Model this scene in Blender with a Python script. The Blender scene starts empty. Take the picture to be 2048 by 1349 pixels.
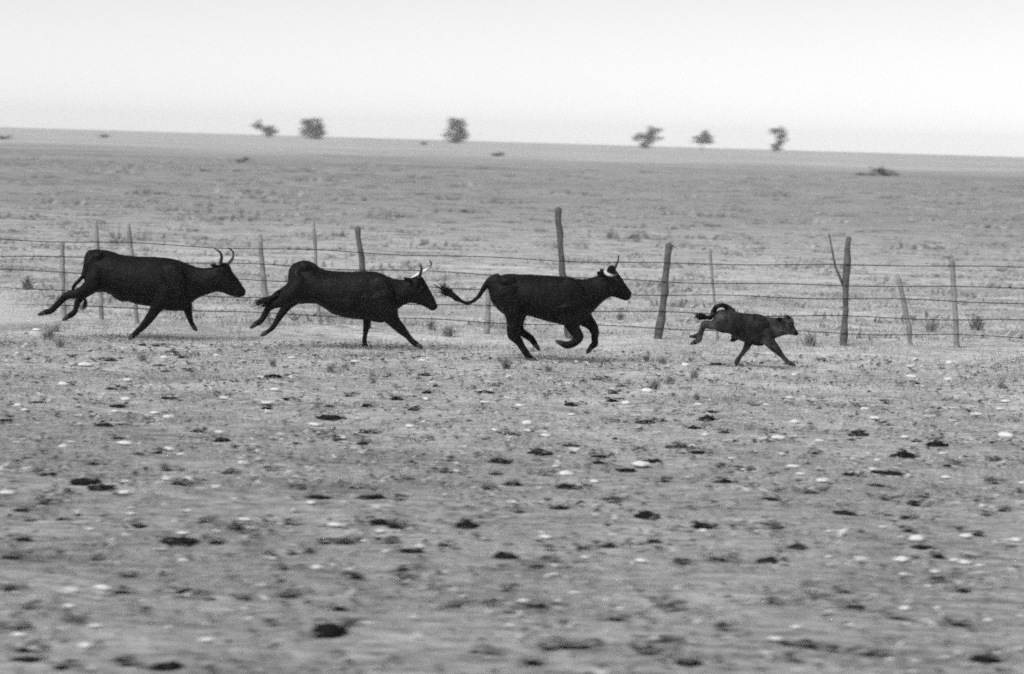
import bpy, bmesh, math, random
import numpy as np
from mathutils import Vector, Matrix, noise as mnoise

random.seed(7)
RNG = np.random.default_rng(11)
S = bpy.context.scene
COL = S.collection

# ---------------------------------------------------------------- camera
CAM_H = 2.9
LENS = 85.0
FPX = 2048 * LENS / 36.0
PITCH = math.atan((674.5 - 281.0) / FPX)
ROLL = math.atan(60.0 / 2048.0)
_f = Vector((0, math.cos(PITCH), -math.sin(PITCH)))
_r0 = Vector((1, 0, 0)); _u0 = _r0.cross(_f)
_r = _r0 * math.cos(ROLL) + _u0 * math.sin(ROLL)
_u = _u0 * math.cos(ROLL) - _r0 * math.sin(ROLL)
CAM = Vector((0, 0, CAM_H))
cd = bpy.data.cameras.new('camera'); co = bpy.data.objects.new('camera', cd); COL.objects.link(co)
cd.lens = LENS; cd.sensor_width = 36.0; cd.sensor_fit = 'HORIZONTAL'
cd.clip_start = 0.1; cd.clip_end = 40000
co.matrix_world = Matrix(((_r.x, _u.x, -_f.x, CAM.x), (_r.y, _u.y, -_f.y, CAM.y), (_r.z, _u.z, -_f.z, CAM.z), (0, 0, 0, 1)))
cd.dof.use_dof = True
cd.dof.focus_distance = 32.5
cd.dof.aperture_fstop = 2.1
cd.dof.aperture_ratio = 0.4          # oval iris of the long lens
S.camera = co

# ---------------------------------------------------------------- world, sun, exposure
SUN_EL, SUN_AZ = math.radians(50), math.radians(222)     # azimuth from +Y towards +X
w = bpy.data.worlds.new("World"); S.world = w; w.use_nodes = True
nt = w.node_tree; bg = nt.nodes['Background']
sk = nt.nodes.new('ShaderNodeTexSky'); sk.sky_type = 'NISHITA'; sk.sun_disc = False
sk.sun_elevation = SUN_EL; sk.sun_rotation = SUN_AZ
sk.altitude = 0; sk.air_density = 1.0; sk.dust_density = 0.1; sk.ozone_density = 1.0
bw = nt.nodes.new('ShaderNodeRGBToBW')                   # black and white film
nt.links.new(sk.outputs[0], bw.inputs[0]); nt.links.new(bw.outputs[0], bg.inputs[0])
bg.inputs[1].default_value = 0.090
sd = bpy.data.lights.new('sun', 'SUN'); so = bpy.data.objects.new('sun', sd); COL.objects.link(so)
sd.energy = 2.2; sd.angle = math.radians(35); sd.color = (1, 1, 1)
sdir = Vector((math.sin(SUN_AZ) * math.cos(SUN_EL), math.cos(SUN_AZ) * math.cos(SUN_EL), math.sin(SUN_EL)))
so.rotation_euler = (-sdir).to_track_quat('-Z', 'Y').to_euler(); so.location = (30, 60, 80)
S.view_settings.view_transform = 'Standard'; S.view_settings.look = 'None'
S.view_settings.exposure = 0.4; S.view_settings.gamma = 1.0
S.render.engine = 'CYCLES'
S.cycles.use_denoising = False                        # leave the sampling grain, as on fast film
S.cycles.use_adaptive_sampling = True; S.cycles.adaptive_threshold = 1.0; S.cycles.adaptive_min_samples = 40
S.render.dither_intensity = 2.0
S.cycles.volume_bounces = 4
S.cycles.max_bounces = 6
S.cycles.filter_width = 1.9
S.render.film_transparent = False

# ---------------------------------------------------------------- pixel <-> place
def ray(px, py):
    return _f + _r * ((px - 1024) / FPX) + _u * ((674.5 - py) / FPX)
def on_ground(px, py, z=0.0):
    d = ray(px, py); t = (z - CAM_H) / d.z
    return CAM + d * t
def at_depth(px, py, Y):
    d = ray(px, py); return CAM + d * (Y / d.y)
def horizon(px):
    return 285.0 + (px - 1024) * 60 / 2048

# ---------------------------------------------------------------- helpers
def tag(o, label=None, cat=None, group=None, kind=None):
    if label: o['label'] = label
    if cat: o['category'] = cat
    if group: o['group'] = group
    if kind: o['kind'] = kind
    return o
def link_mesh(name, me, mat, parent=None, loc=None):
    o = bpy.data.objects.new(name, me); COL.objects.link(o)
    if mat: me.materials.append(mat) if len(me.materials) == 0 else None
    if parent: o.parent = parent
    if loc is not None: o.location = loc
    return o
def from_bm(name, bm, mat, parent=None, loc=None, smooth=True):
    me = bpy.data.meshes.new(name); bm.to_mesh(me); bm.free()
    if smooth: me.polygons.foreach_set('use_smooth', [True] * len(me.polygons))
    return link_mesh(name, me, mat, parent, loc)
def empty(name, loc):
    o = bpy.data.objects.new(name, None); COL.objects.link(o); o.location = loc
    o.empty_display_size = 0.2; return o
def tri_mesh(name, P, tone=None):
    """P: n x 3 x 3 loose triangles."""
    n = len(P); me = bpy.data.meshes.new(name)
    me.vertices.add(n * 3); me.vertices.foreach_set('co', np.asarray(P, np.float32).ravel())
    me.loops.add(n * 3); me.loops.foreach_set('vertex_index', np.arange(n * 3, dtype=np.int32))
    me.polygons.add(n); me.polygons.foreach_set('loop_start', np.arange(0, n * 3, 3, dtype=np.int32))
    if tone is not None:
        a = me.attributes.new('tone', 'FLOAT', 'POINT'); a.data.foreach_set('value', np.repeat(np.asarray(tone, np.float32), 3))
    me.update(calc_edges=True); return me

# ---------------------------------------------------------------- materials (grey only: the film is black and white)
def new_mat(name, rough=0.9, spec=0.15):
    m = bpy.data.materials.new(name); m.use_nodes = True
    b = m.node_tree.nodes['Principled BSDF']
    b.inputs['Roughness'].default_value = rough; b.inputs['Specular IOR Level'].default_value = spec
    return m, m.node_tree, b
def nd(nt, t, **k):
    n = nt.nodes.new(t)
    for a, v in k.items(): setattr(n, a, v)
    return n
def math_n(nt, op, a, b=None, c=None, clamp=False):
    n = nd(nt, 'ShaderNodeMath', operation=op, use_clamp=clamp)
    for i, v in enumerate((a, b, c)):
        if v is None: continue
        if isinstance(v, (int, float)): n.inputs[i].default_value = v
        else: nt.links.new(v, n.inputs[i])
    return n.outputs[0]
def noise_n(nt, vec, scale, detail=4, rough=0.55):
    n = nd(nt, 'ShaderNodeTexNoise'); n.inputs['Scale'].default_value = scale
    n.inputs['Detail'].default_value = detail; n.inputs['Roughness'].default_value = rough
    nt.links.new(vec, n.inputs['Vector']); return n.outputs['Fac']
def ramp_n(nt, fac, stops):
    r = nd(nt, 'ShaderNodeValToRGB'); e = r.color_ramp.elements
    while len(e) < len(stops): e.new(0.5)
    for i, (p, v) in enumerate(stops):
        e[i].position = p; e[i].color = (v, v, v, 1)
    nt.links.new(fac, r.inputs[0]); return r.outputs[0]
def bump_n(nt, b, h, strength, dist):
    n = nd(nt, 'ShaderNodeBump'); n.inputs['Strength'].default_value = strength; n.inputs['Distance'].default_value = dist
    nt.links.new(h, n.inputs['Height']); nt.links.new(n.outputs[0], b.inputs['Normal'])

def grey_mat(name, lo, hi, scale, rough=0.9, spec=0.15, bump=0.0, bscale=None):
    m, nt, b = new_mat(name, rough, spec)
    tc = nd(nt, 'ShaderNodeTexCoord').outputs['Object']
    oi = nd(nt, 'ShaderNodeObjectInfo')
    va = nd(nt, 'ShaderNodeVectorMath', operation='ADD'); nt.links.new(tc, va.inputs[0])
    sc = nd(nt, 'ShaderNodeVectorMath', operation='SCALE'); sc.inputs[0].default_value = (37, 19, 7); nt.links.new(oi.outputs['Random'], sc.inputs['Scale'])
    nt.links.new(sc.outputs[0], va.inputs[1])
    f = noise_n(nt, va.outputs[0], scale, 5, 0.6)
    nt.links.new(ramp_n(nt, f, [(0.3, lo), (0.7, hi)]), b.inputs['Base Color'])
    if bump: bump_n(nt, b, noise_n(nt, va.outputs[0], bscale or scale * 3, 5, 0.65), bump, 0.02)
    return m
def tone_mat(name, lo, hi, rough=0.95, trans=0.0):
    """colour from a per-face 'tone' between lo and hi"""
    m, nt, b = new_mat(name, rough, 0.05)
    at = nd(nt, 'ShaderNodeAttribute', attribute_name='tone')
    nt.links.new(ramp_n(nt, at.outputs['Fac'], [(0.0, lo), (1.0, hi)]), b.inputs['Base Color'])
    return m

M_DUNG = grey_mat('dung', 0.012, 0.035, 18, 0.95, 0.1, 0.8, 50)
M_STONE = grey_mat('stone', 0.72, 0.92, 14, 0.9, 0.2, 0.4, 40)
M_WOOD_D = grey_mat('dark_wood', 0.08, 0.20, 9, 0.9, 0.1, 0.7, 40)
M_WOOD_P = grey_mat('weathered_wood', 0.22, 0.42, 9, 0.9, 0.1, 0.7, 40)
M_WIRE = grey_mat('rusty_wire', 0.012, 0.03, 30, 0.85, 0.1)
M_BARK = grey_mat('bark', 0.05, 0.10, 2, 0.95, 0.1)
M_EYE = grey_mat('eye', 0.005, 0.01, 5, 0.08, 0.6)
M_LEAF = tone_mat('leaf', 0.14, 0.26)
M_WEED = tone_mat('weed', 0.18, 0.42)
M_GRASS = tone_mat('grass', 0.20, 0.64)
M_SCRUB = tone_mat('scrub', 0.24, 0.52)
M_HAIR = grey_mat('tail_hair', 0.006, 0.016, 12, 0.6, 0.2)

def ground_mat():
    m, nt, b = new_mat('pasture', 0.97, 0.05)
    P = nd(nt, 'ShaderNodeTexCoord').outputs['Object']
    sep = nd(nt, 'ShaderNodeSeparateXYZ'); nt.links.new(P, sep.inputs[0])
    big = noise_n(nt, P, 0.035, 4, 0.6)
    # vegetation belts: short grass, pale trampled strip along the fence, darker heath, pale stubble far out
    ly = math_n(nt, 'LOGARITHM', math_n(nt, 'MAXIMUM', sep.outputs['Y'], 1.0), 10.0)
    ly = math_n(nt, 'ADD', ly, math_n(nt, 'MULTIPLY', math_n(nt, 'SUBTRACT', big, 0.5), 0.16))
    ly = math_n(nt, 'DIVIDE', ly, 4.0)
    belt = ramp_n(nt, ly, BELT)
    mp = nd(nt, 'ShaderNodeMapping'); mp.inputs['Scale'].default_value = (0.6, 1, 1); nt.links.new(P, mp.inputs[0])
    V = mp.outputs[0]
    n1 = noise_n(nt, V, 0.9, 5, 0.62); n2 = noise_n(nt, V, 7, 5, 0.65); n3 = noise_n(nt, V, 38, 4, 0.7)
    s = math_n(nt, 'ADD', math_n(nt, 'MULTIPLY', math_n(nt, 'SUBTRACT', n1, 0.5), 1.4), math_n(nt, 'MULTIPLY', math_n(nt, 'SUBTRACT', n2, 0.5), 2.4))
    s = math_n(nt, 'ADD', s, math_n(nt, 'MULTIPLY', math_n(nt, 'SUBTRACT', n3, 0.5), 1.1))
    s = math_n(nt, 'ADD', s, math_n(nt, 'MULTIPLY', math_n(nt, 'SUBTRACT', big, 0.5), 0.8))
    s = math_n(nt, 'ADD', s, math_n(nt, 'MULTIPLY', math_n(nt, 'SUBTRACT', noise_n(nt, P, .006, 5, .7), 0.5), 0.9))
    s = math_n(nt, 'MAXIMUM', math_n(nt, 'ADD', s, 1.0), 0.25)
    mx = nd(nt, 'ShaderNodeVectorMath', operation='SCALE'); nt.links.new(belt, mx.inputs[0]); nt.links.new(s, mx.inputs['Scale'])
    nt.links.new(mx.outputs[0], b.inputs['Base Color'])
    bump_n(nt, b, math_n(nt, 'ADD', n2, math_n(nt, 'MULTIPLY', n3, 0.5)), 0.6, 0.05)
    return m
def L4(d): return math.log10(d) / 4.0
BELT = [(L4(12), 0.40), (L4(22), 0.40), (L4(31), 0.60), (L4(50), 0.60), (L4(75), 0.46), (L4(105), 0.36), (L4(290), 0.35), (L4(440), 0.52), (L4(2000), 0.52)]

# ---------------------------------------------------------------- ground: one sheet to beyond the horizon
_k = np.random.default_rng(3)
WV = [(a, math.cos(t) / l * 6.283, math.sin(t) / l * 6.283, p) for l, a in ((9, .018), (6, .014), (4.2, .012), (2.7, .009), (1.7, .007), (1.1, .005), (0.7, .003))
      for t, p in zip(_k.uniform(0, 6.28, 3), _k.uniform(0, 6.28, 3))]
def hgt(x, y):
    x = np.asarray(x, float); y = np.asarray(y, float); z = np.zeros(np.broadcast(x, y).shape)
    for a, kx, ky, p in WV: z = z + a * np.sin(kx * x + ky * y + p)
    fade = np.clip((90 - y) / 45, 0, 1) * np.clip((40 - np.abs(x)) / 15, 0, 1)
    crest = 1.0 * np.exp(-((y - 2300) / 500.0) ** 2)
    return z * fade * 0.55 + crest
def axis(segs):
    out = []
    for a, b, n in segs: out += list(np.linspace(a, b, n, endpoint=False))
    return np.array(out + [segs[-1][1]])
gx = axis([(-3000, -800, 8), (-800, -60, 12), (-60, -14, 46), (-14, 14, 200), (14, 60, 46), (60, 800, 12), (800, 3000, 8)])
gy = axis([(-200, 4, 16), (4, 48, 300), (48, 95, 100), (95, 400, 40), (400, 1400, 20), (1400, 2900, 30)])
GX, GY = np.meshgrid(gx, gy)
gv = np.stack([GX, GY, hgt(GX, GY)], -1).reshape(-1, 3)
nx_, ny_ = len(gx), len(gy)
ii, jj = np.meshgrid(np.arange(nx_ - 1), np.arange(ny_ - 1)); i0 = (jj * nx_ + ii).ravel()
gf = np.stack([i0, i0 + 1, i0 + 1 + nx_, i0 + nx_], 1)
me = bpy.data.meshes.new('ground')
me.vertices.add(len(gv)); me.vertices.foreach_set('co', gv.astype(np.float32).ravel())
me.loops.add(gf.size); me.loops.foreach_set('vertex_index', gf.astype(np.int32).ravel())
me.polygons.add(len(gf)); me.polygons.foreach_set('loop_start', np.arange(0, gf.size, 4, dtype=np.int32))
me.polygons.foreach_set('use_smooth', [True] * len(gf)); me.update(calc_edges=True)
tag(link_mesh('ground', me, ground_mat()), 'flat dry grazed pasture stretching to the horizon', 'ground', kind='structure')

# ---------------------------------------------------------------- where dung and stones lie (photo pixels: place and width)
K = 2048 / 700.0
DA = {(0, 640): "650,235,70 420,212,50 555,237,40 830,152,50 915,154,40 1070,225,60 930,270,70 1110,307,50 970,305,60 1600,350,100 220,470,70 650,406,70 690,492,95 990,460,80 1560,505,60 1690,465,70 1930,552,150 1930,497,60 30,592,90 610,625,115 1155,648,55 1300,705,100 1930,625,70 1985,678,90 690,703,70 810,800,85 930,790,60 540,857,75 500,970,165 600,1010,145 1050,988,90 985,900,60 1590,890,50 1750,1010,60 1320,930,60 390,1040,60 280,920,90 410,378,50",
 (680, 640): "500,325,80 920,390,70 850,430,95 55,447,60 330,463,80 510,440,60 430,515,70 160,495,70 170,628,105 1000,652,95 140,695,80 540,675,40 1350,500,80 1600,437,60 1595,485,65 1445,542,50 1650,380,60 1500,347,55 1790,602,115 1890,595,60 1355,722,90 1170,787,145 930,828,130 1520,800,105 1505,840,100 1675,885,110 1830,840,100 1950,742,110 620,890,70 360,947,80 1010,975,105 1335,985,135 840,1003,95 100,1005,90 1900,955,55 1210,905,50 1600,595,50 640,828,45 910,900,80",
 (1348, 640): "885,233,45 250,263,95 1075,672,115 1545,705,50 1540,738,115 1420,372,50 190,595,115 215,557,80 120,632,75 290,652,60 580,655,45 1070,495,40 1350,803,140 1250,900,155 1020,920,115 430,880,90 280,860,80 295,955,110 130,787,85 60,740,60 825,775,55 1610,853,70 1880,958,70 1420,708,70 1180,993,95 800,1040,90 2030,1015,50 1255,620,45 1240,477,45 1460,1045,60 480,517,45 1885,827,50",
 (0, 989): "255,72,70 120,107,85 190,150,60 365,150,65 150,260,90 1050,268,175 1265,268,85 60,385,120 1665,412,65 570,372,75 760,455,80 1080,555,115 1240,600,65 1430,592,80 710,567,80 1690,572,90 55,570,70 440,755,90 120,795,70 145,912,95 150,960,150 360,1003,90 980,1018,190 1930,845,185 1880,775,60 1990,655,115 1860,40,115 1410,188,70 1200,158,55 1680,163,50 1900,262,60 2010,262,80 1710,320,65 1600,323,50 800,190,110 160,687,55 740,995,50",
 (680, 989): "195,40,160 340,52,55 240,172,130 325,184,90 740,168,140 1050,112,55 1280,85,95 1790,145,120 1600,62,60 40,258,80 300,268,50 610,283,85 425,325,130 970,347,140 1160,408,105 1570,283,110 1230,305,50 100,458,60 360,462,70 370,412,80 970,548,50 680,650,100 890,652,50 1160,663,130 1610,738,90 1900,645,110 1980,668,90 1010,712,55 1330,930,110 1430,935,90 1225,942,70 1895,888,110 1790,966,65 1890,963,80 2020,1020,110 1130,1030,120 870,968,60 790,955,65 65,785,40 1255,370,55 1830,605,45 2010,382,50 1840,258,90 1420,300,65",
 (1348, 989): "1230,46,65 1465,28,50 1415,76,130 570,55,90 1000,140,130 170,185,135 610,208,80 1825,130,65 1915,103,50 1770,245,65 1360,155,90 1380,235,70 1450,315,120 720,312,95 550,375,130 255,360,90 60,382,50 1550,355,80 1690,518,75 830,592,55 1310,715,75 570,612,55 1000,540,80 1680,735,100 800,918,85 660,903,90 1820,955,185 90,1015,135 1140,945,90 730,1005,55 1060,645,110 920,940,45 1520,465,45 290,825,40"}
ST = {(0, 640): "500,265,75 745,350,55 370,383,65 1250,412,45 735,463,60 1310,460,60 1610,428,60 1560,483,68 1525,353,45 105,497,60 145,530,45 905,540,65 990,573,70 865,562,45 1280,652,60 730,745,85 985,778,70 370,755,60 110,845,50 730,977,60 40,1042,80 1840,582,75 1710,240,50 1995,662,55 675,518,45 960,228,55 215,50,50 1415,840,45 420,720,50 1270,217,45 1860,628,40",
 (680, 640): "480,250,50 90,257,55 500,466,45 850,487,55 1050,507,48 1675,500,58 1355,557,45 1095,602,65 905,630,45 1095,642,50 1200,672,70 1325,907,80 1760,865,110 1270,862,50 285,940,60 685,885,50 540,382,40 1795,428,70 2020,272,50 15,665,50 410,605,55 1335,370,45 1490,945,50",
 (1348, 640): "75,270,50 140,515,52 710,330,50 1385,345,60 1605,353,50 680,455,50 1940,460,60 1910,503,55 1770,560,70 1115,528,50 1175,590,65 540,515,45 710,603,55 610,695,75 700,682,45 1940,695,95 110,745,65 185,677,45 1590,920,60 695,870,70 740,925,60 870,975,80 1350,687,50 850,717,50 1630,597,45 2035,965,45 1160,880,50 1420,228,45 1610,240,50 1380,285,45 1570,790,45",
 (0, 989): "735,22,70 1095,108,45 1435,145,70 1820,75,70 1960,182,90 525,212,50 1070,222,65 1070,368,65 1605,348,45 1855,410,70 600,553,95 415,573,80 405,672,70 560,792,80 500,897,80 1210,858,85 765,132,55 770,97,45 1715,547,50 1455,725,50 110,835,90 90,597,45 935,315,55 340,805,50",
 (680, 989): "240,207,55 135,257,60 460,297,75 600,437,60 830,250,45 1200,242,70 1430,347,55 1760,373,80 1265,405,60 1270,890,62 980,535,50 1080,630,75 1260,460,55 925,607,45 1640,670,45 510,790,45 1000,790,40 1370,570,50",
 (1348, 989): "170,210,55 1420,285,90 1710,262,80 1330,373,85 1700,385,70 590,880,80 1265,973,55 1540,633,50 1350,645,65 1840,697,50 2030,668,40 2000,283,75 1640,372,48 1790,397,48 1530,420,55 1345,430,48 1490,490,45 1030,767,45 715,790,60 1050,632,50 910,240,45 1220,222,40 905,360,45"}
def unpack(d):
    return [(ox + x / K, oy + y / K, w_ / K) for (ox, oy), s in d.items() for x, y, w_ in (tuple(map(float, q.split(','))) for q in s.split())]
pats, stones = unpack(DA), unpack(ST)
def clear_of_lumps(x, y):
    ok = np.ones(len(x), bool)
    for q, grow in ((pats, .5), (stones, .55)):
        for px, py, wd in q:
            g = on_ground(px, py + 1); r = grow * wd * g.y / FPX
            ok &= ~((np.abs(x - g.x) < r) & (y > g.y - r * 2.2) & (y < g.y + r * .8))
    return ok
# ---------------------------------------------------------------- grass
def blades(x, y, h, wd, lean, tone, z=None):
    n = len(x); a = RNG.uniform(0, 6.283, n); b = RNG.uniform(0, 6.283, n)
    z = hgt(x, y) - 0.004 if z is None else z
    dx, dy = np.cos(a) * wd / 2, np.sin(a) * wd / 2
    l = h * lean
    P = np.empty((n, 3, 3))
    P[:, 0] = np.stack([x - dx, y - dy, z], 1); P[:, 1] = np.stack([x + dx, y + dy, z], 1)
    P[:, 2] = np.stack([x + np.cos(b) * l, y + np.sin(b) * l, z + h * np.sqrt(np.maximum(0.05, 1 - lean ** 2))], 1)
    return P, tone
def field_points(n, y0, y1, margin):
    # even density between two distances, as wide as the view plus a margin
    y = y0 + (y1 - y0) * RNG.random(n * 2); half = y * 0.222 + margin
    keep = RNG.random(n * 2) < half / (y1 * 0.222 + margin); y = y[keep]; half = half[keep]
    return (RNG.random(len(y)) * 2 - 1) * half, y
def patch(x, y, s, seed):
    k = np.random.default_rng(seed); v = np.zeros(len(x))
    for _ in range(14):
        t = k.uniform(0, 6.28); f = s * k.uniform(.5, 2.2); v += np.sin(x * np.cos(t) * f * .7 + y * np.sin(t) * f + k.uniform(0, 6.28))
    return v / 14 ** .5
PA, TA = [], []
for n, y0, y1, hm, wd in ((190000, 11, 20, .030, .0045), (170000, 20, 32, .038, .006), (150000, 32, 52, .05, .009)):
    x, y = field_points(n, y0, y1, 2.0)
    p1 = patch(x, y, 2.6, 5); p2 = patch(x, y, 9, 6)
    keep = RNG.random(len(x)) < np.clip(0.62 + 0.16 * p1 + .2 * p2, .12, 1); x, y, p1, p2 = x[keep], y[keep], p1[keep], p2[keep]
    c_ = clear_of_lumps(x, y); x, y, p1, p2 = x[c_], y[c_], p1[c_], p2[c_]
    h = hm * RNG.lognormal(0, .45, len(x)) * np.clip(1 + .3 * p1, .5, 1.8)
    t = np.clip(.5 + .16 * p2 - .10 * p1 + .17 * RNG.standard_normal(len(x)), 0, 1)
    P, T = blades(x, y, h, wd * RNG.uniform(.6, 1.4, len(x)), RNG.uniform(.2, .93, len(x)), t); PA.append(P); TA.append(T)
tag(link_mesh('grass', tri_mesh('grass', np.concatenate(PA), np.concatenate(TA)), M_GRASS), 'short dry grazed grass covering the pasture', 'grass', kind='stuff')
# straw, crumbs of dung and bare specks between the blades
PA, TA = [], []
x, y = field_points(26000, 11.5, 34, 1.5)
c_ = clear_of_lumps(x, y); x, y = x[c_], y[c_]; n = len(x)
p1 = patch(x, y, 3.1, 15); keep = RNG.random(n) < np.clip(.42 + .22 * p1, .05, 1); x, y = x[keep], y[keep]; n = len(x)
sz = np.minimum(RNG.lognormal(math.log(.016), .45, n), .026); dk = RNG.random(n) < .62
px_, py_ = [], []
for qx, qy, wd in pats:
    g = on_ground(qx, qy + 1); r = wd * g.y / FPX; m_ = int(RNG.integers(5, 22)); side = RNG.normal(0, .35)
    px_ += list(g.x + r * (side + RNG.normal(0, .55, m_))); py_ += list(g.y + r * RNG.normal(0, .55, m_))
x = np.concatenate([x, px_]); y = np.concatenate([y, py_]); sz = np.concatenate([sz, np.minimum(RNG.lognormal(math.log(.015), .5, len(px_)), .028)])
dk = np.concatenate([dk, np.ones(len(px_), bool)]); n = len(x)
for q in range(3):
    ex = RNG.normal(0, 1, (n, 3, 3)) * sz[:, None, None] * np.array([1.1, .9, .42])
    c = np.stack([x, y, hgt(x, y) + .022 + sz * .4], 1); PA.append(c[:, None, :] + ex)
    TA.append(np.clip(np.where(dk, RNG.normal(.12, .1, n), RNG.normal(.85, .1, n)), 0, 1))
tag(link_mesh('litter', tri_mesh('litter', np.concatenate(PA), np.concatenate(TA)), tone_mat('litter', .07, .66)), 'crumbs of dung and dry straw strewn over the grass', 'litter', kind='stuff')
# low scrub beyond the fence, too many to count
PA, TA = [], []
nc = 4200; y = 37 * (260 / 37.0) ** RNG.random(nc); x = (RNG.random(nc) * 2 - 1) * (y * .222 + 3)
for n_, k_ in ((30, 1.0),):
    rad = RNG.lognormal(math.log(.13), .5, nc) * (y / 60) ** .35
    tone = np.clip(RNG.normal(.5, .22, nc), 0, 1)
    cx = np.repeat(x, n_) + RNG.normal(0, 1, nc * n_) * np.repeat(rad, n_) * 1.1
    cy = np.repeat(y, n_) + RNG.normal(0, 1, nc * n_) * np.repeat(rad, n_) * .8
    hh = np.repeat(rad, n_) * RNG.uniform(.15, .6, nc * n_)
    P, T = blades(cx, cy, hh, np.repeat(rad, n_) * .3, RNG.uniform(.2, .9, nc * n_), np.clip(np.repeat(tone, n_) + RNG.normal(0, .12, nc * n_), 0, 1)); PA.append(P); TA.append(T)
tag(link_mesh('scrub', tri_mesh('scrub', np.concatenate(PA), np.concatenate(TA)), M_SCRUB), 'low dry tussocks dotting the plain behind the fence', 'scrub', kind='stuff')

# ---------------------------------------------------------------- cattle
def cat_rom(pts, sub):
    pts = [np.array(p, float) for p in pts]; out = []
    q = [2 * pts[0] - pts[1]] + pts + [2 * pts[-1] - pts[-2]]
    for i in range(1, len(q) - 2):
        for k in range(sub):
            t = k / sub; a, b, c, d = q[i - 1], q[i], q[i + 1], q[i + 2]
            out.append(.5 * (2 * b + (c - a) * t + (2 * a - 5 * b + 4 * c - d) * t * t + (3 * b - a - 3 * c + d) * t ** 3))
    out.append(pts[-1]); return out
def skin_rings(bm, rings, cap0, cap1):
    vs = [[bm.verts.new(p) for p in r] for r in rings]; n = len(vs[0])
    for a, b in zip(vs, vs[1:]):
        for i in range(n): bm.faces.new((a[i], a[(i + 1) % n], b[(i + 1) % n], b[i]))
    c0 = bm.verts.new(cap0); c1 = bm.verts.new(cap1)
    for i in range(n):
        bm.faces.new((vs[0][(i + 1) % n], vs[0][i], c0)); bm.faces.new((vs[-1][i], vs[-1][(i + 1) % n], c1))
def tube(bm, pts, n=10, flat=1.0):
    """pts: (Vector, radius) ; flat scales the radius across the body (y)"""
    P = [p for p, _ in pts]; R = [r for _, r in pts]; rings = []
    for i, p in enumerate(P):
        t = (P[min(i + 1, len(P) - 1)] - P[max(i - 1, 0)]).normalized()
        s = Vector((0, 1, 0)) - t * t.y
        if s.length < .05: s = Vector((1, 0, 0)) - t * t.x
        s.normalize(); q = t.cross(s)
        rings.append([p + q * (R[i] * math.cos(a)) + s * (R[i] * flat * math.sin(a)) for a in (6.2832 * k / n for k in range(n))])
    d0 = (P[0] - P[1]).normalized(); d1 = (P[-1] - P[-2]).normalized()
    skin_rings(bm, rings, P[0] + d0 * R[0] * .6, P[-1] + d1 * R[-1] * .6)
def blob(bm, c, rx, ry, rz, rot=0.0):
    m = Matrix.Translation(c) @ Matrix.Rotation(-rot, 4, 'Y') @ Matrix.Diagonal((rx, ry, rz, 1))
    bmesh.ops.create_icosphere(bm, subdivisions=3, radius=1, matrix=m)

def coat_mat(name, lo, hi, rough, spec, dark=0.006, hoof=0.03):
    m, nt, b = new_mat(name, rough, spec)
    P = nd(nt, 'ShaderNodeTexCoord').outputs['Object']
    f = math_n(nt, 'ADD', math_n(nt, 'MULTIPLY', noise_n(nt, P, 5.5, 5, .68), .75), math_n(nt, 'MULTIPLY', noise_n(nt, P, 40, 4, .6), .25))
    base = ramp_n(nt, f, [(.40, lo), (.62, hi)])
    for attr, v in (('dark', dark), ('hoof', hoof)):
        at = nd(nt, 'ShaderNodeAttribute', attribute_name=attr)
        mx = nd(nt, 'ShaderNodeMix', data_type='RGBA'); nt.links.new(at.outputs['Fac'], mx.inputs[0])
        nt.links.new(base, mx.inputs[6]); mx.inputs[7].default_value = (v, v, v, 1); base = mx.outputs[2]
    nt.links.new(base, b.inputs['Base Color'])
    bump_n(nt, b, noise_n(nt, P, 70, 4, .7), .35, .01)
    return m
M_COAT = coat_mat('black_coat', .003, .009, .6, .16)
M_COAT_SOOT = coat_mat('sooty_coat', .003, .010, .58, .18)
M_CALF = coat_mat('calf_coat', .008, .095, .8, .08, dark=.007, hoof=.02)

def horn_mat(name, base, mid, tip):
    m, nt, b = new_mat(name, .45, .35)
    at = nd(nt, 'ShaderNodeAttribute', attribute_name='tone')
    nt.links.new(ramp_n(nt, at.outputs['Fac'], [(0, base), (.45, mid), (.72, tip), (1, tip * .7)]), b.inputs['Base Color'])
    return m
M_HOOF = grey_mat('hoof_horn', .02, .06, 30, .6, .25)
M_HORN_GREY = horn_mat('grey_horn', .16, .07, .02)
M_HORN_PALE = horn_mat('pale_horn', .92, .92, .06)
M_HORN_BONE = horn_mat('bone_horn', .62, .55, .05)
M_HORN_DARK = horn_mat('dark_horn', .05, .03, .015)

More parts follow.
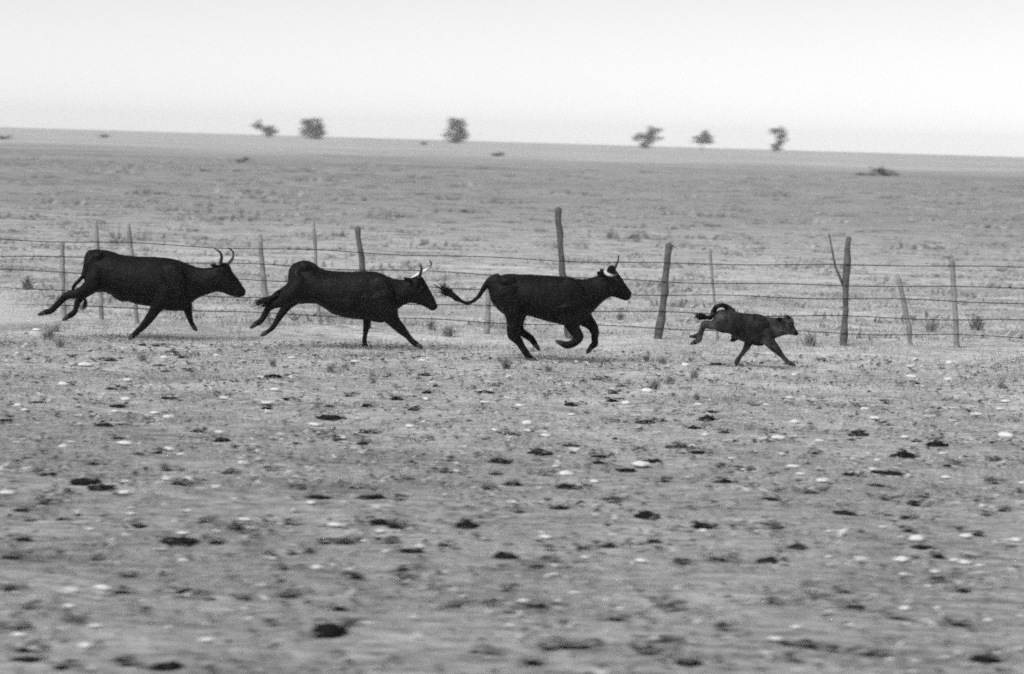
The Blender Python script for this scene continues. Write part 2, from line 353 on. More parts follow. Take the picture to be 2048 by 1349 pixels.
class Beast:
    def __init__(s, crop, contact):
        (s.x0, s.y0, s.k) = crop
        cx, cy = s.pix(*contact)
        g = on_ground(cx, cy)
        s.Y = g.y; s.m = s.Y / FPX / s.k / math.cos(PITCH)      # metres per crop pixel
        s.org = Vector((g.x, g.y, float(hgt(g.x, g.y))))
        s.shift = s.org.z
    def pix(s, x, y): return s.x0 + x / s.k, s.y0 + y / s.k
    def P(s, x, y, dy=0.0):
        p = at_depth(*s.pix(x, y), s.Y); return Vector((p.x - s.org.x, dy, p.z))
def build_beast(name, crop, contact, label, group, stations, legs, tail, horns, blobs, ears, eyes, tuft, mat, voxel, darks=(), hoofs=()):
    hoof_len = .105 if name == 'cow' else .07
    B = Beast(crop, contact); m = B.m
    root = empty(name, B.org); tag(root, label, name, group)
    bm = bmesh.new()
    # trunk, neck and head: one run of rings with the outline of the side view and real widths
    st = cat_rom([(tx, ty, bx, by, wd) for (tx, ty, bx, by, wd) in stations], 3)
    rings = []
    for tx, ty, bx, by, wd in st:
        T, Bt = B.P(tx, ty), B.P(bx, by); c = (T + Bt) / 2; a = (T - Bt) / 2
        ring = []
        for k in range(24):
            th = 6.2832 * k / 24; cz, sy = math.cos(th), math.sin(th)
            wide = 1.0 - .13 * cz - .08 * max(cz, 0) ** 2
            sy = math.copysign(abs(sy) ** .88, sy)
            ring.append(c + a * cz + Vector((0, wd * wide * sy, 0)))
        rings.append(ring)
    c0 = sum(rings[0], Vector()) / 24; c1 = sum(rings[-1], Vector()) / 24
    skin_rings(bm, rings, c0 + (c0 - sum(rings[1], Vector()) / 24).normalized() * .01, c1 + (c1 - sum(rings[-2], Vector()) / 24).normalized() * .012)
    for leg in legs:
        pts = cat_rom([(x, y, r, dy) for (x, y, r, dy) in leg], 4)
        tube(bm, [(B.P(x, y, dy), max(r * m * 1.08 + .003, .012)) for x, y, r, dy in pts], 12, .86)
    pts = cat_rom([(x, y, r, dy) for (x, y, r, dy) in tail], 5)
    tube(bm, [(B.P(x, y, dy), max(r * m * 1.12 + .003, .011)) for x, y, r, dy in pts], 8)
    for (x, y, dy, rx, ry, rz, rot) in blobs:
        for s_ in ((1, -1) if dy < -.05 else (1,)): blob(bm, B.P(x, y, dy * s_), rx * m, ry * (.8 if dy < -.05 else 1), rz * m, math.radians(rot))
    for (x0, y0, d0, x1, y1, d1, r) in ears:
        a, b_ = B.P(x0, y0, d0), B.P(x1, y1, d1)
        tube(bm, [(a.lerp(b_, t), r * m * q) for t, q in ((0, .55), (.25, .9), (.5, 1), (.75, .8), (1, .3))], 10, .6)
    bmesh.ops.recalc_face_normals(bm, faces=bm.faces)
    tmp = from_bm('tmp', bm, None)
    rm = tmp.modifiers.new('r', 'REMESH'); rm.mode = 'VOXEL'; rm.voxel_size = voxel; rm.use_smooth_shade = True
    sm = tmp.modifiers.new('s', 'SMOOTH'); sm.factor = .5; sm.iterations = 7
    dg = bpy.context.evaluated_depsgraph_get()
    bme = bpy.data.meshes.new_from_object(tmp.evaluated_get(dg)); bme.name = 'body'
    tme = tmp.data; bpy.data.objects.remove(tmp); bpy.data.meshes.remove(tme)
    n = len(bme.vertices); V = np.empty(n * 3, np.float32); bme.vertices.foreach_get('co', V); V = V.reshape(-1, 3)
    # muscle and skin relief
    N = np.empty(n * 3, np.float32); bme.vertices.foreach_get('normal', N); N = N.reshape(-1, 3)
    rel = np.array([mnoise.noise(Vector(v) * 7) * .006 + mnoise.noise(Vector(v) * 22) * .003 for v in V])
    V2 = V + N * rel[:, None]; bme.vertices.foreach_set('co', V2.astype(np.float32).ravel()); bme.update()
    for attr, spots in (('dark', darks), ('hoof', hoofs)):
        val = np.zeros(n)
        for (x, y, r, *wt) in spots:
            c = B.P(x, y); d = np.hypot(V[:, 0] - c.x, V[:, 2] - c.z) / (r * m)
            val = np.maximum(val, (wt[0] if wt else 1) * np.clip(1.6 - d, 0, 1) if attr == 'dark' else np.clip((1.15 - d) * 6, 0, 1))
        a = bme.attributes.new(attr, 'FLOAT', 'POINT'); a.data.foreach_set('value', val.astype(np.float32))
    bme.materials.clear()
    link_mesh('body', bme, mat, root)
    for (mat_h, pp) in horns:
        pts = cat_rom(pp, 6); hb = bmesh.new()
        tube(hb, [(B.P(x, y, dy), r * m) for x, y, r, dy in pts], 10)
        o = from_bm('horn', hb, mat_h, root)
        nv = len(o.data.vertices); t = [min(1, (i // 10) / (len(pts) - 1)) for i in range(nv - 2)] + [0, 1]
        o.data.attributes.new('tone', 'FLOAT', 'POINT').data.foreach_set('value', t)
    for (x, y, dy, r) in eyes:
        eb = bmesh.new(); blob(eb, B.P(x, y, dy), r * m, r * m * .7, r * m); from_bm('eye', eb, M_EYE, root)
    for leg in legs:                                                   # cloven hooves: two tapered toes
        a, e = Vector(B.P(leg[-2][0], leg[-2][1], leg[-2][3])), Vector(B.P(leg[-1][0], leg[-1][1], leg[-1][3]))
        d = (e - a).normalized(); L = hoof_len; hb = bmesh.new(); st_ = e - d * L * .62
        for sd_ in (-1, 1):
            off = Vector((0, sd_ * L * .17, 0))
            tube(hb, [(st_ + off * .9, L * .27), (st_ + off + d * L * .4, L * .30), (st_ + off * 1.05 + d * L * .75, L * .22), (st_ + off * .8 + d * L * 1.0, L * .06)], 8, .62)
        from_bm('hoof', hb, M_HOOF, root)
    # switch of hair at the tail's end
    hb = bmesh.new(); rg = random.Random(len(name) + int(crop[0]))
    path = [B.P(x, y, dy) for (x, y, dy) in tuft['path']]; sp = tuft['spread'] * m
    for i in range(tuft['n']):
        a = Vector((rg.gauss(0, .25), rg.gauss(0, .3), rg.gauss(0, .25))) * sp
        e = Vector((rg.gauss(0, 1), rg.gauss(0, .8), rg.gauss(0, 1))) * sp; f = rg.uniform(.6, 1.05)
        pts = []
        for k in range(7):
            t = k / 6 * f * (len(path) - 1); j = min(int(t), len(path) - 2)
            pts.append((path[j].lerp(path[j + 1], t - j) + a.lerp(e, (k / 6) ** 1.3) + Vector((rg.gauss(0, .1), 0, rg.gauss(0, .1))) * sp, tuft['r'] * m * (1 - .75 * k / 6)))
        tube(hb, pts, 4)
    from_bm('tail_hair', hb, M_HAIR, root)
    return root, B

HERD = 'cattle galloping in single file along the fence'
# ---- rearmost cow
build_beast('cow', (50, 460, 4.2667), (912, 914), 'black cow running last in the file, both dark lyre horns upright, hind legs stretched back', HERD,
    [(528, 195, 520, 345, .06), (545, 155, 518, 430, .15), (600, 143, 540, 500, .21), (660, 144, 610, 512, .235), (730, 156, 690, 512, .255), (850, 193, 810, 560, .285), (1000, 203, 955, 612, .295),
     (1120, 207, 1080, 632, .285), (1230, 217, 1200, 660, .26), (1330, 240, 1300, 670, .225), (1420, 275, 1390, 628, .175), (1500, 298, 1470, 562, .14), (1580, 296, 1560, 528, .125),
     (1645, 275, 1630, 506, .12), (1710, 262, 1690, 514, .112), (1765, 328, 1735, 534, .105), (1825, 405, 1785, 546, .085), (1866, 462, 1825, 550, .07), (1886, 490, 1850, 546, .05)],
    [[(640, 300, 80, -.13), (615, 400, 78, -.17), (560, 470, 56, -.17), (470, 512, 38, -.16), (375, 530, 31, -.15), (310, 590, 25, -.15), (248, 652, 24, -.14), (195, 672, 22, -.14), (148, 688, 13, -.14)],
     [(650, 380, 70, .12), (560, 470, 52, .15), (470, 545, 34, .15), (432, 600, 25, .15), (418, 655, 20, .15), (400, 692, 23, .14), (360, 718, 21, .14), (325, 742, 11, .14)],
     [(1230, 470, 95, -.15), (1180, 560, 75, -.17), (1125, 650, 44, -.15), (1060, 745, 34, -.14), (1010, 805, 26, -.13), (950, 858, 22, -.13), (920, 885, 23, -.13), (912, 902, 14, -.13)],
     [(1340, 500, 80, .13), (1365, 610, 46, .15), (1385, 695, 30, .14), (1405, 765, 21, .14), (1425, 805, 18, .14), (1443, 828, 11, .14)]],
    [(565, 160, 20, 0), (530, 200, 18, -.02), (518, 290, 15, -.06), (500, 375, 13, -.12), (425, 455, 13, -.08), (420, 520, 12, .02), (475, 545, 12, .05), (512, 575, 11, .05)],
    [(M_HORN_DARK, [(1672, 275, 15, -.07), (1684, 235, 14, -.13), (1690, 195, 12, -.16), (1672, 158, 9, -.16), (1625, 130, 4, -.14)]),
     (M_HORN_DARK, [(1722, 275, 14, .07), (1755, 235, 12, .13), (1768, 195, 9, .16), (1755, 158, 7, .16), (1720, 132, 4, .14)])],
    [(640, 200, -.13, 60, .09, 45, 0), (1290, 420, -.16, 110, .10, 170, 20), (570, 300, -.12, 60, .12, 120, 0), (850, 440, 0, 140, .29, 150, -8), (1700, 330, 0, 62, .115, 75, 0), (1840, 505, 0, 45, .07, 42, 0), (1320, 620, 0, 70, .12, 50, 0)],
    [(1665, 285, -.09, 1590, 268, -.22, 20), (1680, 285, .09, 1660, 262, .22, 18)],
    [(1742, 355, -.108, 8), (1742, 355, .108, 8)],
    dict(path=[(500, 560, .05), (515, 590, .05), (505, 625, .05), (480, 668, .05)], spread=14, n=40, r=4), M_COAT, .012,
    hoofs=[(165, 684, 26), (340, 732, 22)])
# ---- second cow
build_beast('cow', (480, 480, 4.8762), (1240, 1062), 'black cow with high round rump and one bright white horn, second from the rear', HERD,
    [(498, 255, 492, 420, .06), (515, 228, 488, 500, .14), (560, 202, 520, 560, .2), (630, 188, 575, 612, .24), (710, 207, 665, 606, .255), (800, 266, 760, 618, .27), (920, 290, 880, 690, .285),
     (1060, 297, 1020, 745, .285), (1200, 289, 1170, 764, .265), (1320, 296, 1290, 780, .24), (1410, 324, 1385, 792, .205), (1480, 357, 1470, 740, .165), (1560, 373, 1535, 668, .135), (1625, 372, 1600, 622, .12),
     (1690, 348, 1660, 602, .11), (1765, 334, 1715, 606, .105), (1822, 415, 1772, 628, .09), (1872, 510, 1822, 652, .07), (1914, 595, 1862, 674, .055), (1930, 632, 1888, 676, .035)],
    [[(610, 360, 95, -.13), (545, 470, 80, -.17), (440, 560, 60, -.17), (330, 612, 40, -.16), (278, 660, 30, -.15), (240, 735, 26, -.15), (200, 780, 26, -.15), (165, 800, 22, -.15), (132, 824, 13, -.15)],
     [(640, 430, 90, .12), (545, 540, 70, .15), (450, 630, 46, .15), (395, 715, 34, .15), (345, 790, 26, .15), (305, 855, 23, .15), (260, 890, 20, .15), (212, 918, 11, .15)],
     [(1310, 560, 100, .13), (1260, 700, 56, .15), (1232, 780, 36, .15), (1225, 860, 28, .14), (1212, 940, 21, .14), (1210, 1000, 20, .14), (1228, 1040, 21, .14), (1262, 1054, 12, .14)],
     [(1380, 520, 120, -.14), (1450, 680, 95, -.16), (1510, 775, 58, -.15), (1575, 848, 44, -.14), (1635, 912, 31, -.14), (1690, 972, 25, -.14), (1728, 1000, 25, -.14), (1768, 1024, 14, -.14)]],
    [(540, 225, 22, 0), (500, 300, 22, -.03), (488, 400, 18, -.08), (440, 452, 16, -.16), (370, 495, 16, -.2), (335, 530, 15, -.22)],
    [(M_HORN_PALE, [(1668, 366, 14, .06), (1710, 342, 15, .10), (1765, 312, 17, .14), (1812, 286, 15, .18), (1850, 256, 10, .2), (1860, 222, 7, .19), (1842, 190, 4, .17)]),
     (M_HORN_DARK, [(1748, 352, 19, -.06), (1764, 310, 15, -.12), (1776, 264, 11, -.15), (1766, 220, 5, -.15)])],
    [(640, 250, -.13, 70, .10, 55, 0), (1390, 500, -.16, 120, .10, 170, 25), (570, 360, -.12, 70, .13, 130, 0), (980, 540, 0, 190, .285, 190, -14), (1720, 430, 0, 70, .115, 90, 0), (1880, 640, 0, 42, .055, 34, 0), (1370, 740, -.03, 85, .12, 52, 0)],
    [(1680, 395, -.09, 1595, 342, -.22, 26), (1690, 380, .09, 1650, 350, .2, 20)],
    [(1776, 440, -.104, 9), (1776, 440, .104, 9)],
    dict(path=[(370, 515, -.22), (310, 550, -.22), (250, 580, -.22), (180, 605, -.22)], spread=26, n=110, r=6), M_COAT_SOOT, .011)
# ---- cow with the raised tail
build_beast('cow', (860, 400, 3.9682), (820, 1278), 'black cow with tail streaming out behind and pale curled horn, running just behind the calf', HERD,
    [(472, 650, 464, 720, .05), (500, 624, 478, 790, .13), (560, 603, 520, 860, .2), (630, 592, 600, 920, .245), (705, 594, 690, 925, .265), (800, 597, 785, 928, .28), (900, 602, 885, 958, .285),
     (1000, 607, 990, 985, .275), (1095, 619, 1080, 1003, .25), (1180, 631, 1188, 1008, .215), (1240, 630, 1250, 945, .175), (1290, 619, 1310, 880, .14), (1335, 606, 1360, 825, .122),
     (1385, 580, 1410, 785, .112), (1432, 545, 1450, 776, .108), (1482, 572, 1482, 786, .105), (1532, 640, 1520, 797, .085), (1575, 703, 1545, 803, .068), (1600, 745, 1562, 802, .045)],
    [[(610, 730, 105, -.13), (660, 850, 85, -.17), (665, 960, 55, -.17), (660, 1065, 43, -.15), (700, 1115, 31, -.14), (745, 1185, 25, -.14), (785, 1242, 24, -.14), (812, 1262, 21, -.14), (845, 1276, 12, -.14)],
     [(640, 760, 95, .12), (700, 880, 72, .15), (700, 980, 44, .15), (715, 1050, 32, .15), (765, 1085, 27, .15), (808, 1120, 24, .14), (835, 1158, 22, .14), (858, 1190, 11, .14)],
     [(1080, 840, 100, -.15), (1110, 950, 68, -.16), (1140, 1020, 44, -.16), (1178, 1085, 36, -.16), (1145, 1128, 30, -.16), (1095, 1150, 27, -.16), (1055, 1140, 23, -.16), (1015, 1124, 14, -.16)],
     [(1170, 830, 95, .13), (1220, 940, 66, .14), (1275, 995, 44, .14), (1310, 1055, 33, .14), (1308, 1110, 26, .14), (1312, 1150, 25, .14), (1285, 1180, 22, .14), (1258, 1214, 12, .14)]],
    [(545, 615, 26, 0), (490, 635, 26, -.01), (440, 685, 20, -.02), (400, 750, 15, -.02), (350, 803, 14, -.02), (290, 823, 13, -.02), (232, 800, 14, -.02), (190, 770, 16, -.02), (150, 745, 16, -.02)],
    [(M_HORN_BONE, [(1388, 572, 14, -.09), (1400, 588, 14, -.16), (1428, 597, 11, -.22), (1462, 596, 8, -.25), (1490, 582, 5, -.25)]),
     (M_HORN_DARK, [(1462, 565, 14, .07), (1480, 530, 10, .14), (1497, 492, 7, .17), (1500, 450, 4, .16)])],
    [(620, 650, -.14, 70, .10, 45, 0), (1130, 760, -.16, 100, .10, 150, 25), (590, 760, -.12, 80, .13, 110, 20), (840, 770, 0, 160, .28, 150, 6), (1440, 560, 0, 32, .075, 38, 10), (1440, 655, 0, 62, .112, 75, 20), (1560, 765, 0, 38, .06, 36, 0)],
    [(1390, 605, -.09, 1318, 573, -.2, 27), (1400, 590, .09, 1350, 560, .2, 22)],
    [(1478, 640, -.104, 8), (1478, 640, .104, 8)],
    dict(path=[(215, 788, -.02), (165, 755, -.02), (120, 725, -.02), (75, 705, -.02)], spread=26, n=90, r=5.5), M_COAT, .0115,
    hoofs=[(845, 1276, 20), (855, 1184, 18), (1025, 1126, 18)])
# ---- calf
build_beast('calf', (1360, 580, 7.3143), (860, 1158), 'small grey-brown calf leading the file with its tail kicked up over its rump', HERD,
    [(500, 415, 470, 500, .035), (530, 345, 480, 560, .075), (590, 312, 530, 622, .11), (680, 318, 630, 655, .125), (780, 338, 730, 665, .135), (880, 355, 840, 745, .145), (1000, 370, 950, 790, .15),
     (1100, 374, 1060, 825, .145), (1180, 384, 1150, 845, .135), (1260, 412, 1245, 822, .115), (1340, 427, 1350, 760, .088), (1410, 432, 1430, 712, .074), (1490, 430, 1500, 694, .068),
     (1560, 415, 1550, 682, .07), (1625, 448, 1590, 678, .065), (1668, 535, 1630, 682, .055), (1706, 608, 1672, 690, .042), (1734, 645, 1706, 692, .03)],
    [[(620, 430, 110, -.075), (530, 510, 75, -.09), (430, 535, 52, -.09), (350, 510, 44, -.085), (318, 590, 36, -.08), (288, 680, 32, -.08), (272, 745, 36, -.08), (215, 778, 33, -.08), (168, 800, 18, -.08)],
     [(640, 450, 95, .07), (540, 530, 60, .085), (430, 535, 46, .085), (365, 520, 40, .085), (330, 600, 32, .08), (300, 660, 30, .08), (262, 695, 32, .08), (210, 708, 28, .08), (168, 712, 15, .08)],
     [(1080, 640, 110, .07), (1020, 780, 62, .085), (970, 885, 40, .08), (905, 980, 29, .08), (852, 1060, 28, .08), (838, 1105, 31, .08), (860, 1140, 22, .08), (905, 1152, 11, .08)],
     [(1230, 640, 120, -.075), (1310, 790, 74, -.085), (1405, 890, 52, -.08), (1485, 980, 35, -.08), (1550, 1055, 30, -.08), (1600, 1092, 30, -.08), (1655, 1112, 16, -.08)]],
    [(790, 345, 34, 0), (700, 285, 36, -.01), (620, 248, 29, -.02), (540, 262, 28, -.03), (492, 320, 30, -.03), (462, 395, 28, -.03), (430, 435, 24, -.03)],
    [],
    [(1200, 560, -.075, 110, .07, 180, 20), (620, 420, -.06, 90, .08, 110, 0), (900, 560, 0, 200, .145, 180, -10), (1590, 500, 0, 75, .075, 90, 0), (1690, 655, 0, 44, .04, 36, 0), (780, 755, 0, 48, .025, 26, 12), (800, 715, 0, 60, .04, 45, -30)],
    [(1510, 500, -.06, 1410, 415, -.13, 46), (1580, 450, .05, 1590, 402, .13, 36)],
    [(1625, 530, -.062, 17), (1625, 530, .062, 17)],
    dict(path=[(450, 440, -.03), (400, 420, -.03), (320, 410, -.03), (230, 398, -.03)], spread=26, n=110, r=9), M_CALF, .0075,
    darks=[(860, 510, 150, .8), (1010, 600, 150, .75), (700, 600, 110, .5), (1120, 470, 90, .5), (1715, 665, 42), (1625, 530, 40), (1440, 440, 44), (1590, 420, 34), (640, 260, 80), (500, 300, 60), (440, 430, 45), (770, 765, 45), (1150, 840, 40), (1050, 810, 36), (1000, 365, 34), (1100, 368, 34), (1180, 380, 34), (900, 352, 34), (600, 640, 36), (680, 655, 36)],
    hoofs=[(195, 795, 34), (195, 712, 32), (1640, 1108, 26), (880, 1146, 26)])

# ---------------------------------------------------------------- fence: posts and five barbed wires, one thing
FY = 36.0
fg = empty('wire_fence', (0, FY, 0))
tag(fg, 'barbed wire fence of five dark strands on crooked wooden posts behind the cattle', 'fence')
def fl(p): return Vector((p.x, p.y - FY, p.z))
def post(tx, ty, bx, by, r, mat, dy=0.0, bend=0.0, branch=None, label=None):
    Y = FY + dy
    t = at_depth(tx, ty, Y); b = at_depth(bx, by, Y)
    d = (b - t).normalized(); b = t + d * ((t.z + .12) / -d.z)           # foot is sunk into the ground
    rr = r * (.82 if mat is M_WOOD_P else .92) * Y / FPX; rg = random.Random(int(tx)); pts = []
    for k in range(12):
        u = k / 11; p = b.lerp(t, u)
        p = p + Vector((math.sin(u * 3.1) * bend + rg.gauss(0, .006), rg.gauss(0, .006), 0))
        pts.append((fl(p), rr * (1.08 - .16 * u) * rg.uniform(.78, 1.16)))
    bm = bmesh.new(); tube(bm, pts, 9)
    if branch:
        q = [(fl(at_depth(x, y, Y)), br * Y / FPX) for x, y, br in branch]; tube(bm, q, 7)
    o = from_bm('post', bm, mat, fg)
    if label: o['label'] = label
post(124, 487, 128, 650, 6, M_WOOD_P, .05); post(191, 442, 205, 650, 5.5, M_WOOD_P, .3); post(256, 448, 273, 648, 5.5, M_WOOD_P, .2, .02)
post(519, 471, 537, 664, 7.5, M_WOOD_P, .05); post(626, 442, 642, 672, 4.5, M_WOOD_P, .35); post(715, 456, 738, 680, 7, M_WOOD_D, .05, .015)
post(979, 550, 974, 674, 7.5, M_WOOD_P, .04, label='short grey post not reaching the upper wires'); post(1115, 418, 1140, 694, 8, M_WOOD_D, .05, label='tall dark leaning post rising above the top wire')
post(1338, 490, 1315, 686, 8.5, M_WOOD_D, .04, .012); post(1419, 499, 1436, 690, 4, M_WOOD_P, .25)
post(1696, 476, 1688, 692, 7.5, M_WOOD_D, .04, 0, [(1658, 468, 1.3), (1665, 505, 2), (1671, 535, 2.4), (1688, 575, 3)], label='dark post with a thin forked branch')
post(1795, 550, 1823, 702, 6, M_WOOD_P, .05, .02); post(1902, 512, 1914, 706, 6.5, M_WOOD_P, .05, .015, [(1888, 511, 4), (1902, 514, 5)])
post(-110, 470, -104, 652, 7, M_WOOD_P, .05); post(2150, 520, 2160, 712, 7, M_WOOD_P, .05)
WX = [-500, 0, 700, 1270, 1690, 2048, 2500]
WO = [(222, 223, 229, 236, 226, 219, 219), (256, 256, 262, 270.6, 268, 260, 260), (285, 285, 291, 298, 292, 292, 292), (320, 320, 327, 333.5, 329.6, 327, 327), (352, 352, 358, 364, 362, 360, 360)]
for wi, off in enumerate(WO):
    px = np.arange(-500, 2501, 20.0); of = np.interp(px, WX, off)
    of = np.convolve(np.pad(of, 12, mode='edge'), np.ones(25) / 25, 'valid')
    of = of + 1.6 * np.sin(px / 173 * 3.1416 + wi * 1.9) + .8 * np.sin(px / 61 + wi * 2.7)
    pts = [fl(at_depth(x, horizon(x) + o, FY - .02)) for x, o in zip(px, of)]
    bm = bmesh.new(); tube(bm, [(p, .0062) for p in pts], 5)
    rg = random.Random(wi)
    for a, b in zip(pts, pts[1:]):                                     # barbs
        p = a.lerp(b, rg.random()); v = Vector((rg.gauss(0, .4), rg.gauss(0, .6), rg.gauss(0, 1))).normalized() * .014
        tube(bm, [(p - v, .002), (p, .0055), (p + v, .002)], 4)
    from_bm('wire', bm, M_WIRE, fg)

# ---------------------------------------------------------------- dung pats and stones on the pasture
def lump(name, seed, kind):
    rg = random.Random(seed); bm = bmesh.new(); bmesh.ops.create_icosphere(bm, subdivisions=4 if kind == 'dung' else 3, radius=.5)
    off = Vector((seed * 3.7, seed * 1.3, 0))
    ph, el = rg.uniform(0, 3.14), rg.uniform(.72, 1.0)
    for v in bm.verts:
        p = v.co.copy(); d = p.normalized()
        if kind == 'dung':
            s = 1 + .5 * mnoise.noise(d * 1.6 + off) + .32 * mnoise.noise(d * 3.6 + off) + .16 * mnoise.noise(d * 9 + off)
            q = p * s; q.z = q.z * (.27 if q.z > 0 else .12)
            r = math.hypot(q.x, q.y); q.z += .05 * mnoise.noise(q * 9 + off) + (.035 * math.sin(r * 26) if q.z > 0 else 0)
        else:
            s = 1 + .22 * mnoise.noise(d * 1.5 + off) + .08 * mnoise.noise(d * 5 + off)
            q = p * s; q.z *= .55
        c_, s_ = math.cos(ph), math.sin(ph); x, y = q.x * c_ + q.y * s_, -q.x * s_ + q.y * c_; y *= el
        v.co = Vector((x * c_ - y * s_, x * s_ + y * c_, q.z))
    me = bpy.data.meshes.new(name); bm.to_mesh(me); bm.free()
    me.polygons.foreach_set('use_smooth', [True] * len(me.polygons)); me.materials.append(M_DUNG if kind == 'dung' else M_STONE)
    return me
PAT_ME = [lump('dung_pat', i + 1, 'dung') for i in range(18)]
STONE_ME = [lump('stone', i + 31, 'stone') for i in range(9)]
COLS = [(520, 'below the rearmost cow'), (900, 'below the second cow'), (1300, 'below the tail-raised cow'), (1650, 'below the calf'), (9999, 'ahead of the calf')]
ROWS = [(800, 'along the hooves'), (900, 'just before the hooves'), (1020, 'halfway across the pasture'), (1180, 'well before the herd'), (9999, 'at the near edge')]
def cell(x, y): return (next(i for i, c in enumerate(COLS) if x < c[0]), next(i for i, r in enumerate(ROWS) if y < r[0]))
def spread(items, others, meshes, name, cat, noun, other_noun, group, blur, flat, sink):
    cells = {}
    for it in items: cells.setdefault(cell(it[0], it[1]), []).append(it)
    rg = random.Random(len(items))
    for (ci, ri), lst in sorted(cells.items()):
        lst = sorted(lst, key=lambda q: -q[2] * on_ground(q[0], q[1]).y)
        near = [q for q in lst[1:] if min(math.hypot((q[0] - o[0]), (q[1] - o[1]) * 2.2) for o in others) < 24]
        for k, (x, y, wd) in enumerate(lst):
            g = on_ground(x, y + 1)
            size = max(wd - blur, wd * .55) * g.y / FPX
            me = meshes[rg.randrange(len(meshes))]
            o = bpy.data.objects.new(name, me); COL.objects.link(o)
            sy = rg.uniform(.75, 1.2)
            o.scale = (size * 1.15, size * sy * .95, size * flat * ((2.1 if min(abs(x - 1292) + abs(y - 1038), abs(x - 660) + abs(y - 1278), abs(x - 1068) + abs(y - 908)) < 9 else rg.choice((.75, .9, 1.05, 1.25))) if cat == 'dung' else rg.uniform(.6, 1.15)))
            o.rotation_euler = (0, 0, rg.uniform(-.4, .4) + (3.1416 if rg.random() < .5 else 0))
            o.location = (g.x, g.y, float(hgt(g.x, g.y)) + sink * size * flat)
            where = ROWS[ri][1] + ' ' + COLS[ci][1]
            if k == 0: lab = 'largest %s %s' % (noun, where)
            elif len(near) == 1 and near[0] == lst[k]: lab = '%s beside a %s %s' % (noun, other_noun, where)
            else: lab = 'smaller %s %s' % (noun, where)
            tag(o, lab, cat, group)
spread(pats, stones, PAT_ME, 'dung_pat', 'dung', 'dark dung pat', 'pale stone', 'dung pats scattered over the pasture', 1.5, 1.05, .0)
spread(stones, pats, STONE_ME, 'stone', 'stone', 'pale stone', 'dung pat', 'pale stones scattered over the pasture', 1.0, .78, .22)

# ---------------------------------------------------------------- weeds standing out of the short grass
WEEDS = [(97, 672, 26, 'broad grey weed at the rearmost cow\'s trailing hooves'), (113, 658, 16, 'thin weed just behind the broad one at the trailing hooves'), (120, 693, 18, 'dark low weed below the rearmost cow\'s hind hooves'),
 (345, 706, 13, 'small weed below the rearmost cow\'s front hooves'), (285, 722, 18, 'bushy weed in front of the rearmost cow'), (545, 735, 17, 'upright weed below the second cow\'s trailing hooves'),
 (659, 748, 18, 'dark spiky weed in front of the second cow\'s belly'), (745, 768, 15, 'faint weed below the second cow\'s front hoof'), (690, 742, 15, 'low weed beside the dark spiky one'),
 (1012, 738, 24, 'wide pale weed behind the planted hoof of the tail-raised cow'), (1095, 742, 15, 'dark weed just past the planted hoof'), (862, 660, 20, 'weed under the second cow\'s nose by the fence'),
 (898, 671, 24, 'low spreading weed between second cow and next cow\'s hind legs'), (1293, 718, 16, 'weed below and behind the calf, near the dark fence post'), (1325, 726, 16, 'weed just behind the calf\'s trailing hooves'),
 (1308, 778, 22, 'sparse weed in front of the calf\'s trail'), (1340, 768, 20, 'loose weed next to the sparse one behind the calf'), (1389, 755, 17, 'round dark weed straight below the calf\'s tail'),
 (1393, 802, 14, 'small weed beneath the round dark one'), (2002, 774, 17, 'dark weed alone at the far end of the pasture ahead of the calf'), (1862, 662, 24, 'bushy weed behind the lowest wire between the last posts'),
 (1240, 640, 16, 'weed showing beneath the tail-raised cow\'s chest by the fence'), (1953, 655, 30, 'flat wide weed behind the fence beyond the last post'), (55, 575, 26, 'dark weed behind the fence at the rearmost cow\'s tail'),
 (1620, 690, 30, 'low straggling weed under the calf\'s nose'), (330, 946, 20, 'single dark weed among dung pats below the rearmost cow')]
def weed(px, py, wpx, label):
    g = on_ground(px, py + 3); s = 1.35 * wpx * g.y / FPX; n = 110
    z0 = float(hgt(g.x, g.y))
    root = Vector((g.x, g.y, z0))
    rr = np.abs(RNG.normal(0, .14, n)) * s; aa = RNG.uniform(0, 6.28, n)
    bx, by = rr * np.cos(aa), rr * np.sin(aa)
    P, T = blades(bx, by, s * RNG.uniform(.35, 1.0, n), s * RNG.uniform(.05, .11, n), RNG.uniform(.1, .75, n), np.clip(RNG.normal(.42, .2, n), 0, 1), z=np.zeros(n) - .005)
    q = 70; u = RNG.normal(0, .22, (q, 3)) * s; u[:, 2] = np.abs(u[:, 2]) * 1.3 + .25 * s                    # leaves
    e = RNG.normal(0, .05, (q, 3, 3)) * s
    P = np.concatenate([P, u[:, None, :] + e]); T = np.concatenate([T, np.clip(RNG.normal(.35, .2, q), 0, 1)])
    o = link_mesh('weed', tri_mesh('weed', P, T), M_WEED, None, root)
    tag(o, label, 'weed', 'weeds standing in the short grass')
for q in WEEDS: weed(*q)

